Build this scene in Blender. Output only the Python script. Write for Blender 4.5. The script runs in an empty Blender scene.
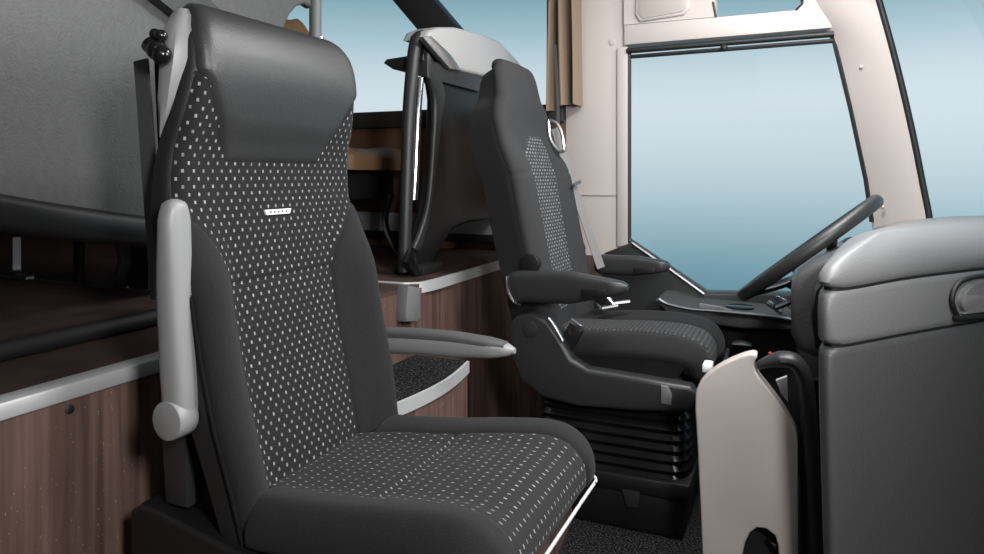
import bpy, bmesh, math, random
from mathutils import Vector, Matrix
random.seed(7)
PI = math.pi
S = bpy.context.scene
COL = S.collection

# ---------------------------------------------------------------- camera
CY = math.radians(23.7)
CAM = Vector((0.0, 0.0, 1.0))
FPX, PX0, PY0 = 700.0, 492.0, 175.0
cs, sn = math.cos(CY), math.sin(CY)
cd = bpy.data.cameras.new('camera'); cam = bpy.data.objects.new('camera', cd); COL.objects.link(cam)
cam.location = CAM; cam.rotation_euler = (PI / 2, 0, CY)
cd.sensor_width = 36; cd.lens = FPX / 984 * 36; cd.shift_y = -(277 - PY0) / 984
cd.clip_start = 0.02
S.camera = cam


def at(px, py, x=None, y=None, z=None):
    """where the sight line of a photo point meets the plane x=, y= or z="""
    r, u = (px - PX0) / FPX, (PY0 - py) / FPX
    d = Vector((cs * r - sn, sn * r + cs, u))
    if x is not None: k = (x - CAM.x) / d.x
    elif y is not None: k = (y - CAM.y) / d.y
    else: k = (z - CAM.z) / d.z
    return CAM + d * k


def XZ(pts, y): return [(p.x, p.z) for p in (at(a, b, y=y) for a, b in pts)]
def YZ(pts, x): return [(p.y, p.z) for p in (at(a, b, x=x) for a, b in pts)]


# ---------------------------------------------------------------- materials
def mat(name, col, rough=0.5, metal=0.0, bump=0.0, bscale=300, var=0.0, vscale=8, sheen=0.0, spec=0.5, coat=0.0):
    m = bpy.data.materials.new(name); m.use_nodes = True
    nt = m.node_tree; b = nt.nodes['Principled BSDF']
    b.inputs['Base Color'].default_value = (*col, 1)
    b.inputs['Roughness'].default_value = rough
    b.inputs['Metallic'].default_value = metal
    b.inputs['Specular IOR Level'].default_value = spec
    if coat: b.inputs['Coat Weight'].default_value = coat; b.inputs['Coat Roughness'].default_value = 0.15
    if sheen:
        b.inputs['Sheen Weight'].default_value = sheen; b.inputs['Sheen Roughness'].default_value = 0.5
    tc = nt.nodes.new('ShaderNodeTexCoord')
    if bump:
        n = nt.nodes.new('ShaderNodeTexNoise'); n.inputs['Scale'].default_value = bscale; n.inputs['Detail'].default_value = 3
        nt.links.new(tc.outputs['Object'], n.inputs['Vector'])
        bp = nt.nodes.new('ShaderNodeBump'); bp.inputs['Strength'].default_value = bump; bp.inputs['Distance'].default_value = 0.002
        nt.links.new(n.outputs['Fac'], bp.inputs['Height']); nt.links.new(bp.outputs['Normal'], b.inputs['Normal'])
    if var:
        n = nt.nodes.new('ShaderNodeTexNoise'); n.inputs['Scale'].default_value = vscale; n.inputs['Detail'].default_value = 4
        nt.links.new(tc.outputs['Object'], n.inputs['Vector'])
        r = nt.nodes.new('ShaderNodeValToRGB')
        r.color_ramp.elements[0].position = .3; r.color_ramp.elements[1].position = .7
        r.color_ramp.elements[0].color = (*[c * (1 - var) for c in col], 1)
        r.color_ramp.elements[1].color = (*[min(1, c * (1 + var)) for c in col], 1)
        nt.links.new(n.outputs['Fac'], r.inputs['Fac']); nt.links.new(r.outputs['Color'], b.inputs['Base Color'])
    return m


def math_node(nt, op, a, b=None, c=None):
    n = nt.nodes.new('ShaderNodeMath'); n.operation = op
    for i, v in enumerate((a, b, c)):
        if v is None: continue
        if isinstance(v, (int, float)): n.inputs[i].default_value = v
        else: nt.links.new(v, n.inputs[i])
    return n.outputs[0]


def dotted(name, base, dot, pu, pv, wu, wv, shift=0.5, rough=0.9, weave=0.25):
    """woven cloth with a staggered grid of small light dots (UVs are metres)"""
    m = mat(name, base, rough, bump=weave, bscale=700, sheen=0.03, spec=.2)
    nt = m.node_tree; b = nt.nodes['Principled BSDF']
    uv = nt.nodes.new('ShaderNodeUVMap'); sp = nt.nodes.new('ShaderNodeSeparateXYZ')
    nt.links.new(uv.outputs['UV'], sp.inputs[0])
    V = math_node(nt, 'DIVIDE', sp.outputs['Y'], pv)
    row = math_node(nt, 'FLOOR', V)
    U = math_node(nt, 'ADD', math_node(nt, 'DIVIDE', sp.outputs['X'], pu), math_node(nt, 'MULTIPLY', row, shift))
    du = math_node(nt, 'ABSOLUTE', math_node(nt, 'SUBTRACT', math_node(nt, 'FRACT', U), 0.5))
    dv = math_node(nt, 'ABSOLUTE', math_node(nt, 'SUBTRACT', math_node(nt, 'FRACT', V), 0.5))
    mk = math_node(nt, 'MULTIPLY', math_node(nt, 'LESS_THAN', du, wu / pu / 2), math_node(nt, 'LESS_THAN', dv, wv / pv / 2))
    cell = nt.nodes.new('ShaderNodeCombineXYZ')
    nt.links.new(math_node(nt, 'FLOOR', U), cell.inputs[0]); nt.links.new(row, cell.inputs[1])
    wn = nt.nodes.new('ShaderNodeTexWhiteNoise'); wn.noise_dimensions = '2D'; nt.links.new(cell.outputs[0], wn.inputs['Vector'])
    k = math_node(nt, 'MULTIPLY', mk, math_node(nt, 'MULTIPLY_ADD', wn.outputs['Value'], 0.5, 0.5))
    mx = nt.nodes.new('ShaderNodeMix'); mx.data_type = 'RGBA'
    nt.links.new(k, mx.inputs['Factor']); mx.inputs['A'].default_value = (*base, 1); mx.inputs['B'].default_value = (*dot, 1)
    nt.links.new(mx.outputs['Result'], b.inputs['Base Color'])
    return m


def wood(name, c0, c1, rough=0.45):
    m = mat(name, c0, rough); nt = m.node_tree; b = nt.nodes['Principled BSDF']
    tc = nt.nodes.new('ShaderNodeTexCoord'); mp = nt.nodes.new('ShaderNodeMapping'); mp.inputs['Scale'].default_value = (55, 55, 2.2)
    nt.links.new(tc.outputs['Object'], mp.inputs['Vector'])
    n = nt.nodes.new('ShaderNodeTexNoise'); n.inputs['Scale'].default_value = 1.0; n.inputs['Detail'].default_value = 7; n.inputs['Distortion'].default_value = .6
    nt.links.new(mp.outputs[0], n.inputs['Vector'])
    n2 = nt.nodes.new('ShaderNodeTexNoise'); n2.inputs['Scale'].default_value = 5; n2.inputs['Detail'].default_value = 2
    mp2 = nt.nodes.new('ShaderNodeMapping'); mp2.inputs['Scale'].default_value = (2.2, 2.2, .3)
    nt.links.new(tc.outputs['Object'], mp2.inputs['Vector']); nt.links.new(mp2.outputs[0], n2.inputs['Vector'])
    mixv = math_node(nt, 'ADD', math_node(nt, 'MULTIPLY', n.outputs['Fac'], .6), math_node(nt, 'MULTIPLY', n2.outputs['Fac'], .4))
    r = nt.nodes.new('ShaderNodeValToRGB'); e = r.color_ramp.elements
    e[0].position = .36; e[1].position = .64; e[0].color = (*c0, 1); e[1].color = (*c1, 1)
    nt.links.new(mixv, r.inputs['Fac']); nt.links.new(r.outputs['Color'], b.inputs['Base Color'])
    # pale flecks in the veneer
    mp3 = nt.nodes.new('ShaderNodeMapping'); mp3.inputs['Scale'].default_value = (260, 260, 120)
    nt.links.new(tc.outputs['Object'], mp3.inputs['Vector'])
    n3 = nt.nodes.new('ShaderNodeTexNoise'); n3.inputs['Scale'].default_value = 1; n3.inputs['Detail'].default_value = 1
    nt.links.new(mp3.outputs[0], n3.inputs['Vector'])
    mx = nt.nodes.new('ShaderNodeMix'); mx.data_type = 'RGBA'
    nt.links.new(math_node(nt, 'MULTIPLY', math_node(nt, 'GREATER_THAN', n3.outputs['Fac'], .745), .5), mx.inputs['Factor'])
    nt.links.new(r.outputs['Color'], mx.inputs['A']); mx.inputs['B'].default_value = (.45, .36, .33, 1)
    nt.links.new(mx.outputs['Result'], b.inputs['Base Color'])
    return m


def carpet(name, c0, c1, scale=260, th=.56):
    m = mat(name, c0, 1.0, spec=.1); nt = m.node_tree; b = nt.nodes['Principled BSDF']
    tc = nt.nodes.new('ShaderNodeTexCoord')
    n = nt.nodes.new('ShaderNodeTexNoise'); n.inputs['Scale'].default_value = scale; n.inputs['Detail'].default_value = 2
    nt.links.new(tc.outputs['Object'], n.inputs['Vector'])
    r = nt.nodes.new('ShaderNodeValToRGB'); e = r.color_ramp.elements
    e[0].position = th - .03; e[1].position = th + .12; e[0].color = (*c0, 1); e[1].color = (*c1, 1)
    nt.links.new(n.outputs['Fac'], r.inputs['Fac']); nt.links.new(r.outputs['Color'], b.inputs['Base Color'])
    bp = nt.nodes.new('ShaderNodeBump'); bp.inputs['Strength'].default_value = .6; bp.inputs['Distance'].default_value = .004
    nt.links.new(n.outputs['Fac'], bp.inputs['Height']); nt.links.new(bp.outputs['Normal'], b.inputs['Normal'])
    return m


def glass(name):
    m = bpy.data.materials.new(name); m.use_nodes = True; nt = m.node_tree
    nt.nodes.clear(); o = nt.nodes.new('ShaderNodeOutputMaterial')
    t = nt.nodes.new('ShaderNodeBsdfTransparent'); t.inputs[0].default_value = (.985, .985, .985, 1)
    g = nt.nodes.new('ShaderNodeBsdfGlossy'); g.inputs['Roughness'].default_value = .03
    f = nt.nodes.new('ShaderNodeFresnel'); f.inputs['IOR'].default_value = 1.12
    mx = nt.nodes.new('ShaderNodeMixShader')
    nt.links.new(f.outputs[0], mx.inputs[0]); nt.links.new(t.outputs[0], mx.inputs[1]); nt.links.new(g.outputs[0], mx.inputs[2])
    nt.links.new(mx.outputs[0], o.inputs['Surface'])
    return m


M = dict(
    leather=mat('black_leather', (.032, .032, .032), .36, bump=.35, bscale=420),
    leatherette=mat('black_leatherette', (.014, .014, .0145), .38, bump=.3, bscale=500),
    cloth=mat('charcoal_cloth', (.019, .019, .0195), .95, bump=.5, bscale=900, sheen=.04, spec=.2, var=.25, vscale=500),
    cloth2=mat('graphite_cloth', (.035, .035, .036), .8, bump=.35, bscale=800, spec=.3),
    dark_cloth=mat('black_cloth', (.010, .010, .0105), .95, bump=.4, bscale=800, spec=.15),
    dots=dotted('dotted_cloth', (.0155, .0155, .016), (.33, .325, .32), .0192, .0124, .0036, .0052),
    seat_dots=dotted('dotted_seat_cloth', (.021, .021, .0215), (.29, .285, .28), .0150, .0190, .0028, .0050),
    mesh=dotted('woven_mesh_cloth', (.035, .036, .037), (.22, .22, .22), .0250, .0115, .0150, .0062),
    mesh_fine=dotted('fine_mesh_cloth', (.030, .030, .031), (.085, .085, .085), .0130, .0130, .0080, .0070),
    grey_plastic=mat('light_grey_plastic', (.25, .25, .25), .42, bump=.08, bscale=600),
    mid_plastic=mat('mid_grey_plastic', (.15, .15, .152), .45, bump=.08, bscale=600),
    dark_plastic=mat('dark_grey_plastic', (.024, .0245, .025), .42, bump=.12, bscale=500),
    dark_pad=mat('dark_grey_pad', (.075, .075, .076), .55, bump=.1, bscale=500),
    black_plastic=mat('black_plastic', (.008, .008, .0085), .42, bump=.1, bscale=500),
    gloss_black=mat('gloss_black', (.008, .008, .009), .15),
    rubber=mat('black_rubber', (.008, .008, .008), .6),
    dash=mat('lit_soft_dash_skin', (.18, .18, .181), .42, bump=.35, bscale=260),  # overhead light on the upper dash is put into this paler grey
    dash_dark=mat('grained_dash_skin', (.082, .082, .083), .42, bump=.5, bscale=230),
    cream=mat('cream_plastic', (.55, .493, .463), .5, bump=.04, bscale=500),
    cream_dim=mat('warm_grey_plastic', (.47, .42, .39), .5),
    cap=mat('pale_grey_plastic', (.46, .455, .45), .4),
    satin=mat('satin_aluminium', (.74, .74, .74), .5, metal=.55, bump=.05, bscale=300),
    alu=mat('brushed_aluminium', (.72, .72, .73), .28, metal=1, bump=.05, bscale=300),
    chrome=mat('chrome', (.75, .75, .76), .16, metal=1),
    steel=mat('dull_steel', (.35, .35, .36), .35, metal=1),
    wood=wood('dark_walnut', (.068, .038, .031), (.185, .115, .094)),
    floor_wood=mat('dark_brown_floor', (.050, .028, .023), .6, var=.4, vscale=14),
    carpet=carpet('black_carpet', (.006, .006, .006), (.075, .075, .075), 210, .55),
    tan=mat('tan_leather', (.26, .15, .075), .5, bump=.15, bscale=300, var=.15),
    brown=mat('brown_side_lining', (.15, .078, .04), .6, var=.15),
    curtain=mat('taupe_curtain', (.24, .17, .115), .8, bump=.2, bscale=500, sheen=.2),
    belt=mat('grey_webbing', (.21, .205, .20), .7, bump=.4, bscale=700),
    dark_belt=mat('dark_webbing', (.055, .055, .058), .75, bump=.4, bscale=700),
    partition=mat('partition_skin', (.105, .105, .105), .5, bump=.6, bscale=190, var=.08, vscale=60),
    felt=mat('grey_felt', (.22, .225, .23), .9, bump=.2, bscale=300),
    head=mat('ceiling_lining', (.20, .20, .20), .9),
    side=mat('dark_side_lining', (.04, .04, .04), .8),
    white=mat('white_label', (.85, .85, .85), .5),
    ink=mat('label_print', (.12, .12, .12), .6),
    red=mat('red_plastic', (.65, .04, .04), .4),
    seal=mat('window_seal', (.012, .013, .013), .5),
    glass=glass('window_glass'),
)


# ---------------------------------------------------------------- mesh helpers
def new(): return bmesh.new()


def obj(name, bm, m, parent=None, ang=38, uv=None):
    bmesh.ops.recalc_face_normals(bm, faces=bm.faces[:]) if uv is None else None
    if parent is not None:
        bmesh.ops.translate(bm, verts=bm.verts[:], vec=-Vector(root_loc(parent)))
    me = bpy.data.meshes.new(name); bm.to_mesh(me); bm.free()
    me.materials.append(M[m] if isinstance(m, str) else m)
    for p in me.polygons: p.use_smooth = True
    me.set_sharp_from_angle(angle=math.radians(ang))
    o = bpy.data.objects.new(name, me); COL.objects.link(o)
    if parent is not None: o.parent = parent
    return o


def root_loc(p):
    v = Vector((0, 0, 0))
    while p is not None:
        v += p.location; p = p.parent
    return v


def thing(name, label, cat, loc, group=None):
    o = bpy.data.objects.new(name, None); COL.objects.link(o); o.location = loc; o.empty_display_size = .1
    o['label'] = label; o['category'] = cat
    if group: o['group'] = group
    return o


def struct(name, bm, m, parent=None):
    o = obj(name, bm, m, parent)
    if parent is None: o['kind'] = 'structure'
    return o


def bevel(bm, geom_edges, w, seg=2):
    if w > 0: bmesh.ops.bevel(bm, geom=geom_edges, offset=w, segments=seg, profile=.5, affect='EDGES', clamp_overlap=True)


def box(bm, x0, x1, y0, y1, z0, z1, bv=0.0, seg=2, rot=None):
    t = new()
    bmesh.ops.create_cube(t, size=1)
    for v in t.verts:
        v.co = Vector(((x0 + x1) / 2 + v.co.x * (x1 - x0), (y0 + y1) / 2 + v.co.y * (y1 - y0), (z0 + z1) / 2 + v.co.z * (z1 - z0)))
    bevel(t, t.edges[:], bv, seg)
    if rot: bmesh.ops.rotate(t, verts=t.verts[:], cent=rot[0], matrix=Matrix.Rotation(rot[1], 3, rot[2]))
    merge(bm, t); return bm


def merge(bm, t):
    me = bpy.data.meshes.new('tmp'); t.to_mesh(me); t.free(); bm.from_mesh(me); bpy.data.meshes.remove(me)


def prism(bm, pts, axis, a0, a1, bv=0.0, seg=2):
    """outline pts extruded along an axis: 'y' -> pts are (x,z); 'x' -> (y,z); 'z' -> (x,y)"""
    def co(p, a):
        return {'y': (p[0], a, p[1]), 'x': (a, p[0], p[1]), 'z': (p[0], p[1], a)}[axis]
    t = new()
    A = [t.verts.new(co(p, a0)) for p in pts]; B = [t.verts.new(co(p, a1)) for p in pts]
    n = len(pts)
    fa = t.faces.new(A); fb = t.faces.new(B[::-1])
    for i in range(n): t.faces.new((A[i], B[i], B[(i + 1) % n], A[(i + 1) % n]))
    bmesh.ops.recalc_face_normals(t, faces=t.faces[:])
    if bv: bevel(t, [e for f in (fa, fb) for e in f.edges], bv, seg)
    bmesh.ops.triangulate(t, faces=[f for f in t.faces if len(f.verts) > 4])
    merge(bm, t); return bm


def smooth(pts, n=8, closed=False):
    """Catmull-Rom through the points"""
    P = [Vector(p) for p in pts]; out = []; N = len(P)
    rng = N if closed else N - 1
    for i in range(rng):
        if closed: a, b, c, d = P[i - 1], P[i], P[(i + 1) % N], P[(i + 2) % N]
        else: a, b, c, d = P[max(i - 1, 0)], P[i], P[i + 1], P[min(i + 2, N - 1)]
        for k in range(n):
            t = k / n
            out.append(.5 * ((2 * b) + (c - a) * t + (2 * a - 5 * b + 4 * c - d) * t * t + (3 * b - a - 3 * c + d) * t ** 3))
    if not closed: out.append(P[-1])
    return out


def sm2(pts, n=6, closed=True): return [(v.x, v.y) for v in smooth([(a, b, 0) for a, b in pts], n, closed)]


def loft(bm, rings, cap=True, closed=True):
    R = [[bm.verts.new(p) for p in r] for r in rings]; n = len(rings[0])
    for a, b in zip(R, R[1:]):
        for i in range(n if closed else n - 1):
            bm.faces.new((a[i], a[(i + 1) % n], b[(i + 1) % n], b[i]))
    if cap:
        for r in (R[0][::-1], R[-1]):
            c = bm.verts.new(sum((v.co for v in r), Vector()) / n)
            for i in range(n): bm.faces.new((r[i], r[(i + 1) % n], c))
    return bm


def tube(bm, pts, r, seg=12, rr=None, up=Vector((0, 1, 0)), rad=None):
    """sweep of a round (or oval: r across `up`, rr along `up`) section along a path"""
    P = [Vector(p) for p in pts]; rings = []
    for i, p in enumerate(P):
        t = (P[min(i + 1, len(P) - 1)] - P[max(i - 1, 0)]).normalized()
        a = up - t * up.dot(t)
        if a.length < 1e-4: a = Vector((0, 0, 1)) - t * t.z
        a.normalize(); b = t.cross(a)
        k = rad[i] if rad else 1
        rings.append([p + (b * r * math.cos(q) + a * (rr or r) * math.sin(q)) * k for q in (2 * PI * j / seg for j in range(seg))])
    return loft(bm, rings)


def ribbon(bm, pts, w, th, side):
    """flat webbing strap following pts; side = direction across its width"""
    side = Vector(side).normalized(); P = [Vector(p) for p in pts]; rings = []
    for i, p in enumerate(P):
        t = (P[min(i + 1, len(P) - 1)] - P[max(i - 1, 0)]).normalized()
        s = (side - t * side.dot(t)).normalized(); n = t.cross(s)
        rings.append([p + s * a * w / 2 + n * b * th / 2 for a, b in ((-1, -1), (1, -1), (1, 1), (-1, 1))])
    return loft(bm, rings)


def cyl(bm, p0, p1, r0, r1=None, seg=24, bv=0.0):
    p0, p1 = Vector(p0), Vector(p1); r1 = r0 if r1 is None else r1
    ax = (p1 - p0); L = ax.length; ax.normalize()
    a = ax.orthogonal().normalized(); b = ax.cross(a)
    st = [(0, r0 - bv), (bv * .3, r0 - bv * .3), (bv, r0), (L - bv, r1), (L - bv * .3, r1 - bv * .3), (L, r1 - bv)] if bv else [(0, r0), (L, r1)]
    return loft(bm, [[p0 + ax * h + (a * math.cos(q) + b * math.sin(q)) * r for q in (2 * PI * j / seg for j in range(seg))] for h, r in st])


def sst(a, b, x):
    t = min(1, max(0, (x - a) / (b - a))); return t * t * (3 - 2 * t)


def lin(tab, x):
    if x <= tab[0][0]: return tab[0][1]
    for (a, p), (b, q) in zip(tab, tab[1:]):
        if x <= b: return p + (q - p) * (x - a) / (b - a)
    return tab[-1][1]


class Pad:
    """an upholstered slab: a profile in the x-z plane, a width along it, rounded edges and raised side bolsters"""
    def __init__(s, prof, w, r, yc, bol, sgn, depth):
        s.p = smooth([(x, 0, z) for x, z in prof], 12)
        s.L = [0]
        for a, b in zip(s.p, s.p[1:]): s.L.append(s.L[-1] + (b - a).length)
        s.len = s.L[-1]; s.w, s.r, s.yc, s.bol, s.sgn, s.depth = w, r, yc, bol, sgn, depth

    def frame(s, q):
        q = min(max(q, 0), s.len - 1e-6)
        i = next(k for k in range(len(s.L) - 1) if s.L[k + 1] >= q)
        f = (q - s.L[i]) / (s.L[i + 1] - s.L[i])
        p = s.p[i].lerp(s.p[i + 1], f)
        a, b = max(i - 2, 0), min(i + 3, len(s.p) - 1)
        t = (s.p[b] - s.p[a]).normalized()
        n = Vector((t.z, 0, -t.x)) * s.sgn
        return p, n

    def s_of(s, z=None, x=None):
        """arc length where the profile first reaches height z (or x)"""
        for a, b, l in zip(s.p, s.p[1:], s.L):
            u, v, c = (a.z, b.z, z) if z is not None else (a.x, b.x, x)
            if u <= c <= v: return l + (b - a).length * (c - u) / max(v - u, 1e-9)
        return s.len

    def P(s, v, q, dh=0.0):
        p, n = s.frame(q); w = s.w(q); r = min(s.r, w * .5); a = abs(v); sg = 1 if v >= 0 else -1
        arc = PI / 2 * r
        if a <= w - r: y, h, cy, ch = a, 0, 0, 1
        elif a <= w - r + arc:
            th = (a - (w - r)) / r; y, h, cy, ch = w - r + r * math.sin(th), -r * (1 - math.cos(th)), math.sin(th), math.cos(th)
        else: y, h, cy, ch = w, -r - (a - (w - r + arc)), 1, 0
        h += s.bol(y / w * sg, q) + dh * ch; y += dh * cy
        return Vector((p.x + n.x * h, s.yc + sg * y, p.z + n.z * h))

    def vmax(s, q): w = s.w(q); r = min(s.r, w * .5); return w - r + PI / 2 * r

    def core(s, dh, nv=28, ns=60):
        bm = new(); rings = []
        for k in range(ns + 1):
            q = s.len * k / ns; vm = s.vmax(q) + s.depth(q)
            ring = [s.P(-vm + 2 * vm * j / nv, q, dh) for j in range(nv + 1)]
            rings.append(ring)
        return loft(bm, rings)

    def patch(s, vl, vr, q0, q1, nv=36, ns=60, lift=0.004, crease=0.009, cw=0.007, extra=None, seams=()):
        """a panel of cover between vl(q) and vr(q), tucked in along its border"""
        bm = new(); uv = bm.loops.layers.uv.new('UVMap'); G = []; UVm = {}
        for k in range(ns + 1):
            # denser near both ends
            f = k / ns; q = q0 + (q1 - q0) * f; row = []
            a, b = vl(q), vr(q)
            for j in range(nv + 1):
                g = j / nv; v = a + (b - a) * g
                d = min(v - a, b - v, q - q0, q1 - q)
                h = lift - crease * math.exp(-max(d, 0) / cw)
                for sq in seams: h -= .0055 * math.exp(-abs(q - sq) / .003)
                if extra: h += extra(v, q)
                vt = bm.verts.new(s.P(v, q, h)); UVm[vt] = (v + 1, q + 1); row.append(vt)
            G.append(row)
        for r0, r1 in zip(G, G[1:]):
            for j in range(nv):
                f = bm.faces.new((r0[j], r0[j + 1], r1[j + 1], r1[j]) if s.sgn > 0 else (r0[j], r1[j], r1[j + 1], r0[j + 1]))
                for l in f.loops: l[uv].uv = UVm[l.vert]
        bmesh.ops.recalc_face_normals(bm, faces=bm.faces[:])
        return bm


def superloft(bm, stations, n=20, e=3.0):
    """stations: (centre, half_a vector, half_b vector) -> superellipse sections"""
    rings = []
    for c, a, b in stations:
        ring = []
        for j in range(n):
            q = 2 * PI * j / n; ca, sa = math.cos(q), math.sin(q)
            ring.append(Vector(c) + Vector(a) * math.copysign(abs(ca) ** (2 / e), ca) + Vector(b) * math.copysign(abs(sa) ** (2 / e), sa))
        rings.append(ring)
    return loft(bm, rings)


# ================================================================ THE COACH SHELL
YW = 2.75                                   # the driver's side wall
XR = -1.02                                  # riser of the passenger deck
ZD = 0.68                                   # passenger deck
struct('floor', box(new(), -1.1, 1.6, -0.45, YW + .05, -.05, 0), 'carpet')
bm = new()
box(bm, -4.2, XR, -0.45, 1.36, 0, ZD - .012); box(bm, -4.2, XR - .002, 1.36, 1.77, 0, ZD - .012); box(bm, -4.2, XR, 1.77, YW, 0, ZD - .012)
struct('wall_riser', bm, 'wood')
bm = new(); box(bm, -4.2, XR - .004, -0.45, YW, ZD - .012, ZD)
struct('floor_deck', bm, 'floor_wood')
bm = new(); box(bm, -4.2, -1.25, -0.45, 1.22, ZD + .0, ZD + .035)
struct('floor_seat_deck', bm, 'floor_wood')
# rubber nosing on the seat deck, aluminium edge on the main deck
bm = new(); tube(bm, [(-1.252, -.45, ZD + .018), (-1.252, 1.22, ZD + .018)], .018, 14)
struct('trim_1', bm, 'rubber')
bm = new(); box(bm, XR - .035, XR + .008, -.45, 1.33, ZD - .022, ZD + .004, .004)
struct('trim_2', bm, 'satin')
bm = new()
pts = smooth([(XR - .6, 1.775, ZD - .012), (XR - .12, 1.775, ZD - .012), (XR - .03, 1.79, ZD - .012), (XR + .004, 1.85, ZD - .012), (XR + .006, 2.1, ZD - .012), (XR + .006, YW - .04, ZD - .012)], 6)
ribbon(bm, pts, .032, .012, (0, 0, 1))
struct('trim_3', bm, 'satin')
# aisle steps
def step(name, x_edge, bow, y0, y1, z, back):
    pts = [(back, y0), (back, y1)] + [(x_edge + bow * math.sin(PI * k / 10), y1 + (y0 - y1) * k / 10) for k in range(11)]
    o = struct(name, prism(new(), pts, 'z', 0, z - .004), 'wood')
    t = new(); prism(t, [(a - (.004 if a > back else 0), b) for a, b in pts], 'z', z - .004, z + .004); obj('step_carpet', t, 'carpet', o)
    t = new(); ribbon(t, [(a + .002, b, z - .012) for a, b in pts[2:]], .032, .008, (0, 0, 1)); obj('step_edge', t, 'satin', o)
step('floor_upper_step', -.85, .025, 1.34, 1.765, .476, XR)
step('floor_lower_step', -.60, .02, 1.34, 1.94, .24, -.87)

# far wall -----------------------------------------------------------------
W0, W1 = YW - .03, YW + .05
bm = new()
box(bm, -.87, -.62, W0, W1, 0, 2.15, .008); 
struct('wall_left', bm, 'cream')
struct('wall_left_lower', box(new(), -1.1, -.56, W0 - .012, W1 - .01, 0, ZD), 'wood')
o = bpy.data.objects['wall_left']
p = at(600, 195, y=W0); t = new(); box(t, -.868, -.622, W0 - .004, W0, p.z - .002, p.z + .003); obj('panel_joint', t, 'cream_dim', o)
t = new(); box(t, -.655, -.612, W0 - .012, W0 + .01, .72, 1.50, .005); obj('pillar_edge', t, 'cream', o)
t = new(); p = at(612, 42, y=W0); cyl(t, (p.x, W0 + .002, p.z), (p.x, W0 - .003, p.z), .014, bv=.002); obj('coat_hook', t, 'cream', o)
# header above the driver's window, with the small upper window cut out
hl = XZ([(625, 46), (832, 29)], W0)
xl, zl, xr_, zr = hl[0][0], hl[0][1], hl[1][0], hl[1][1]
up = XZ([(716, 18), (796, 11), (803, 4), (806, -60), (712, -60)], W0)
bm = new()
prism(bm, [(xl, zl), (xr_, zr), (xr_ + .005, 1.66), (up[2][0], up[2][1]), (up[1][0], up[1][1]), (up[0][0], up[0][1]), (xl, up[0][1])], 'y', W0 - .02, W1, .006)
prism(bm, [(xl, up[0][1]), (up[0][0], up[0][1]), (up[4][0], 2.15), (xl, 2.15)], 'y', W0 - .02, W1, 0)
prism(bm, [(up[2][0], up[2][1]), (xr_ + .005, 1.66), (xr_ - .25, 2.15), (up[3][0] - .1, 2.15)], 'y', W0 - .02, W1, 0)
hd = struct('trim_4', bm, 'cream')
q = XZ([(637, -30), (690, -30), (690, 8), (684, 15), (640, 22), (635, 15)], W0 - .024)
t = new(); prism(t, q, 'y', W0 - .03, W0 - .018, .006, 3); obj('hatch_rim', t, 'cream', hd)
q = XZ([(639, -30), (686, -30), (686, 8), (681, 12), (643, 19), (638, 13)], W0 - .03)
t = new(); prism(t, q, 'y', W0 - .034, W0 - .028, .003, 2); obj('hatch', t, 'cream_dim', hd)
# A pillar: leans forward and wraps round to the windscreen
Lp = [(770, -60), (805, 0), (835, 45), (851, 110), (866, 178), (872, 215), (876, 250)]
Rp = [(858, -60), (876, 0), (893, 62), (909, 130), (921, 190), (926, 215), (931, 250)]
rings = []
for a, b in zip(smooth([(*p, 0) for p in Lp], 5), smooth([(*p, 0) for p in Rp], 5)):
    p0, p1 = at(a.x, a.y, y=W0), at(b.x, b.y, y=W0 - .10)
    mid = (p0 + p1) / 2 + Vector((.012, -.03, 0))
    arc = [p0 * (1 - t) ** 2 + mid * 2 * t * (1 - t) + p1 * t * t for t in (k / 8 for k in range(9))]
    rings.append([p0 + Vector((.0, .05, 0))] + arc + [p1 + Vector((.02, .05, 0)), (p0 + p1) / 2 + Vector((.03, .10, 0))])
ap = struct('trim_5', loft(new(), rings), 'cream')
t = new(); tube(t, [at(a.x + 3, a.y, y=W0 - .10) for a in smooth([(*p, 0) for p in Rp], 5)], .010, 10); obj('pillar_seal', t, 'seal', ap)
for a, b in ((861, 67), (883, 207)):
    p = at(a, b, y=W0 - .05); t = new(); bmesh.ops.create_uvsphere(t, u_segments=12, v_segments=8, radius=.006, matrix=Matrix.Translation(p)); obj('pillar_stud', t, 'cream', ap)

# driver's window
wp = XZ([(629, 50), (833, 31), (850, 100), (868, 185), (874, 240), (872, 294), (705, 294), (629, 240)], YW)
g = struct('window_1', prism(new(), wp, 'y', YW + .006, YW + .012), 'glass')
def seal_line(pts, y, r, name, parent, m='seal'):
    t = new(); tube(t, [at(a, b, y=y) for a, b in pts], r, 8); return obj(name, t, m, parent)
seal_line([(629, 52), (629, 140), (629, 240)], YW - .03, .009, 'window_seal', g)
seal_line([(833, 36), (851, 110), (866, 180), (872, 222)], YW - .03, .008, 'window_seal', g)
seal_line([(629, 240), (667, 267), (706, 294)], YW - .03, .010, 'window_seal', g)
r0, r1 = at(627, 51, y=W0 - .01), at(834, 34, y=W0 - .01)
t = new(); tube(t, [r0, r1], .011, 10); tube(t, [r0 + Vector((0, .01, -.022)), r1 + Vector((0, .01, -.022))], .008, 8); bl = obj('blind_rail', t, 'seal', g)
p = at(724, 48, y=W0 - .02); t = new(); bmesh.ops.create_uvsphere(t, u_segments=14, v_segments=8, radius=.014, matrix=Matrix.Translation(p)); obj('blind_knob', t, 'rubber', bl)
# small upper window
g = struct('window_2', prism(new(), [up[0], up[1], up[2], (up[3][0] - .1, 2.15), (up[4][0], 2.15)], 'y', YW + .006, YW + .012), 'glass')
seal_line([(713, 2), (716, 17)], W0 - .021, .004, 'window_seal', g); seal_line([(796, 10), (802, 4), (804, -10)], W0 - .021, .004, 'window_seal', g)
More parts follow.
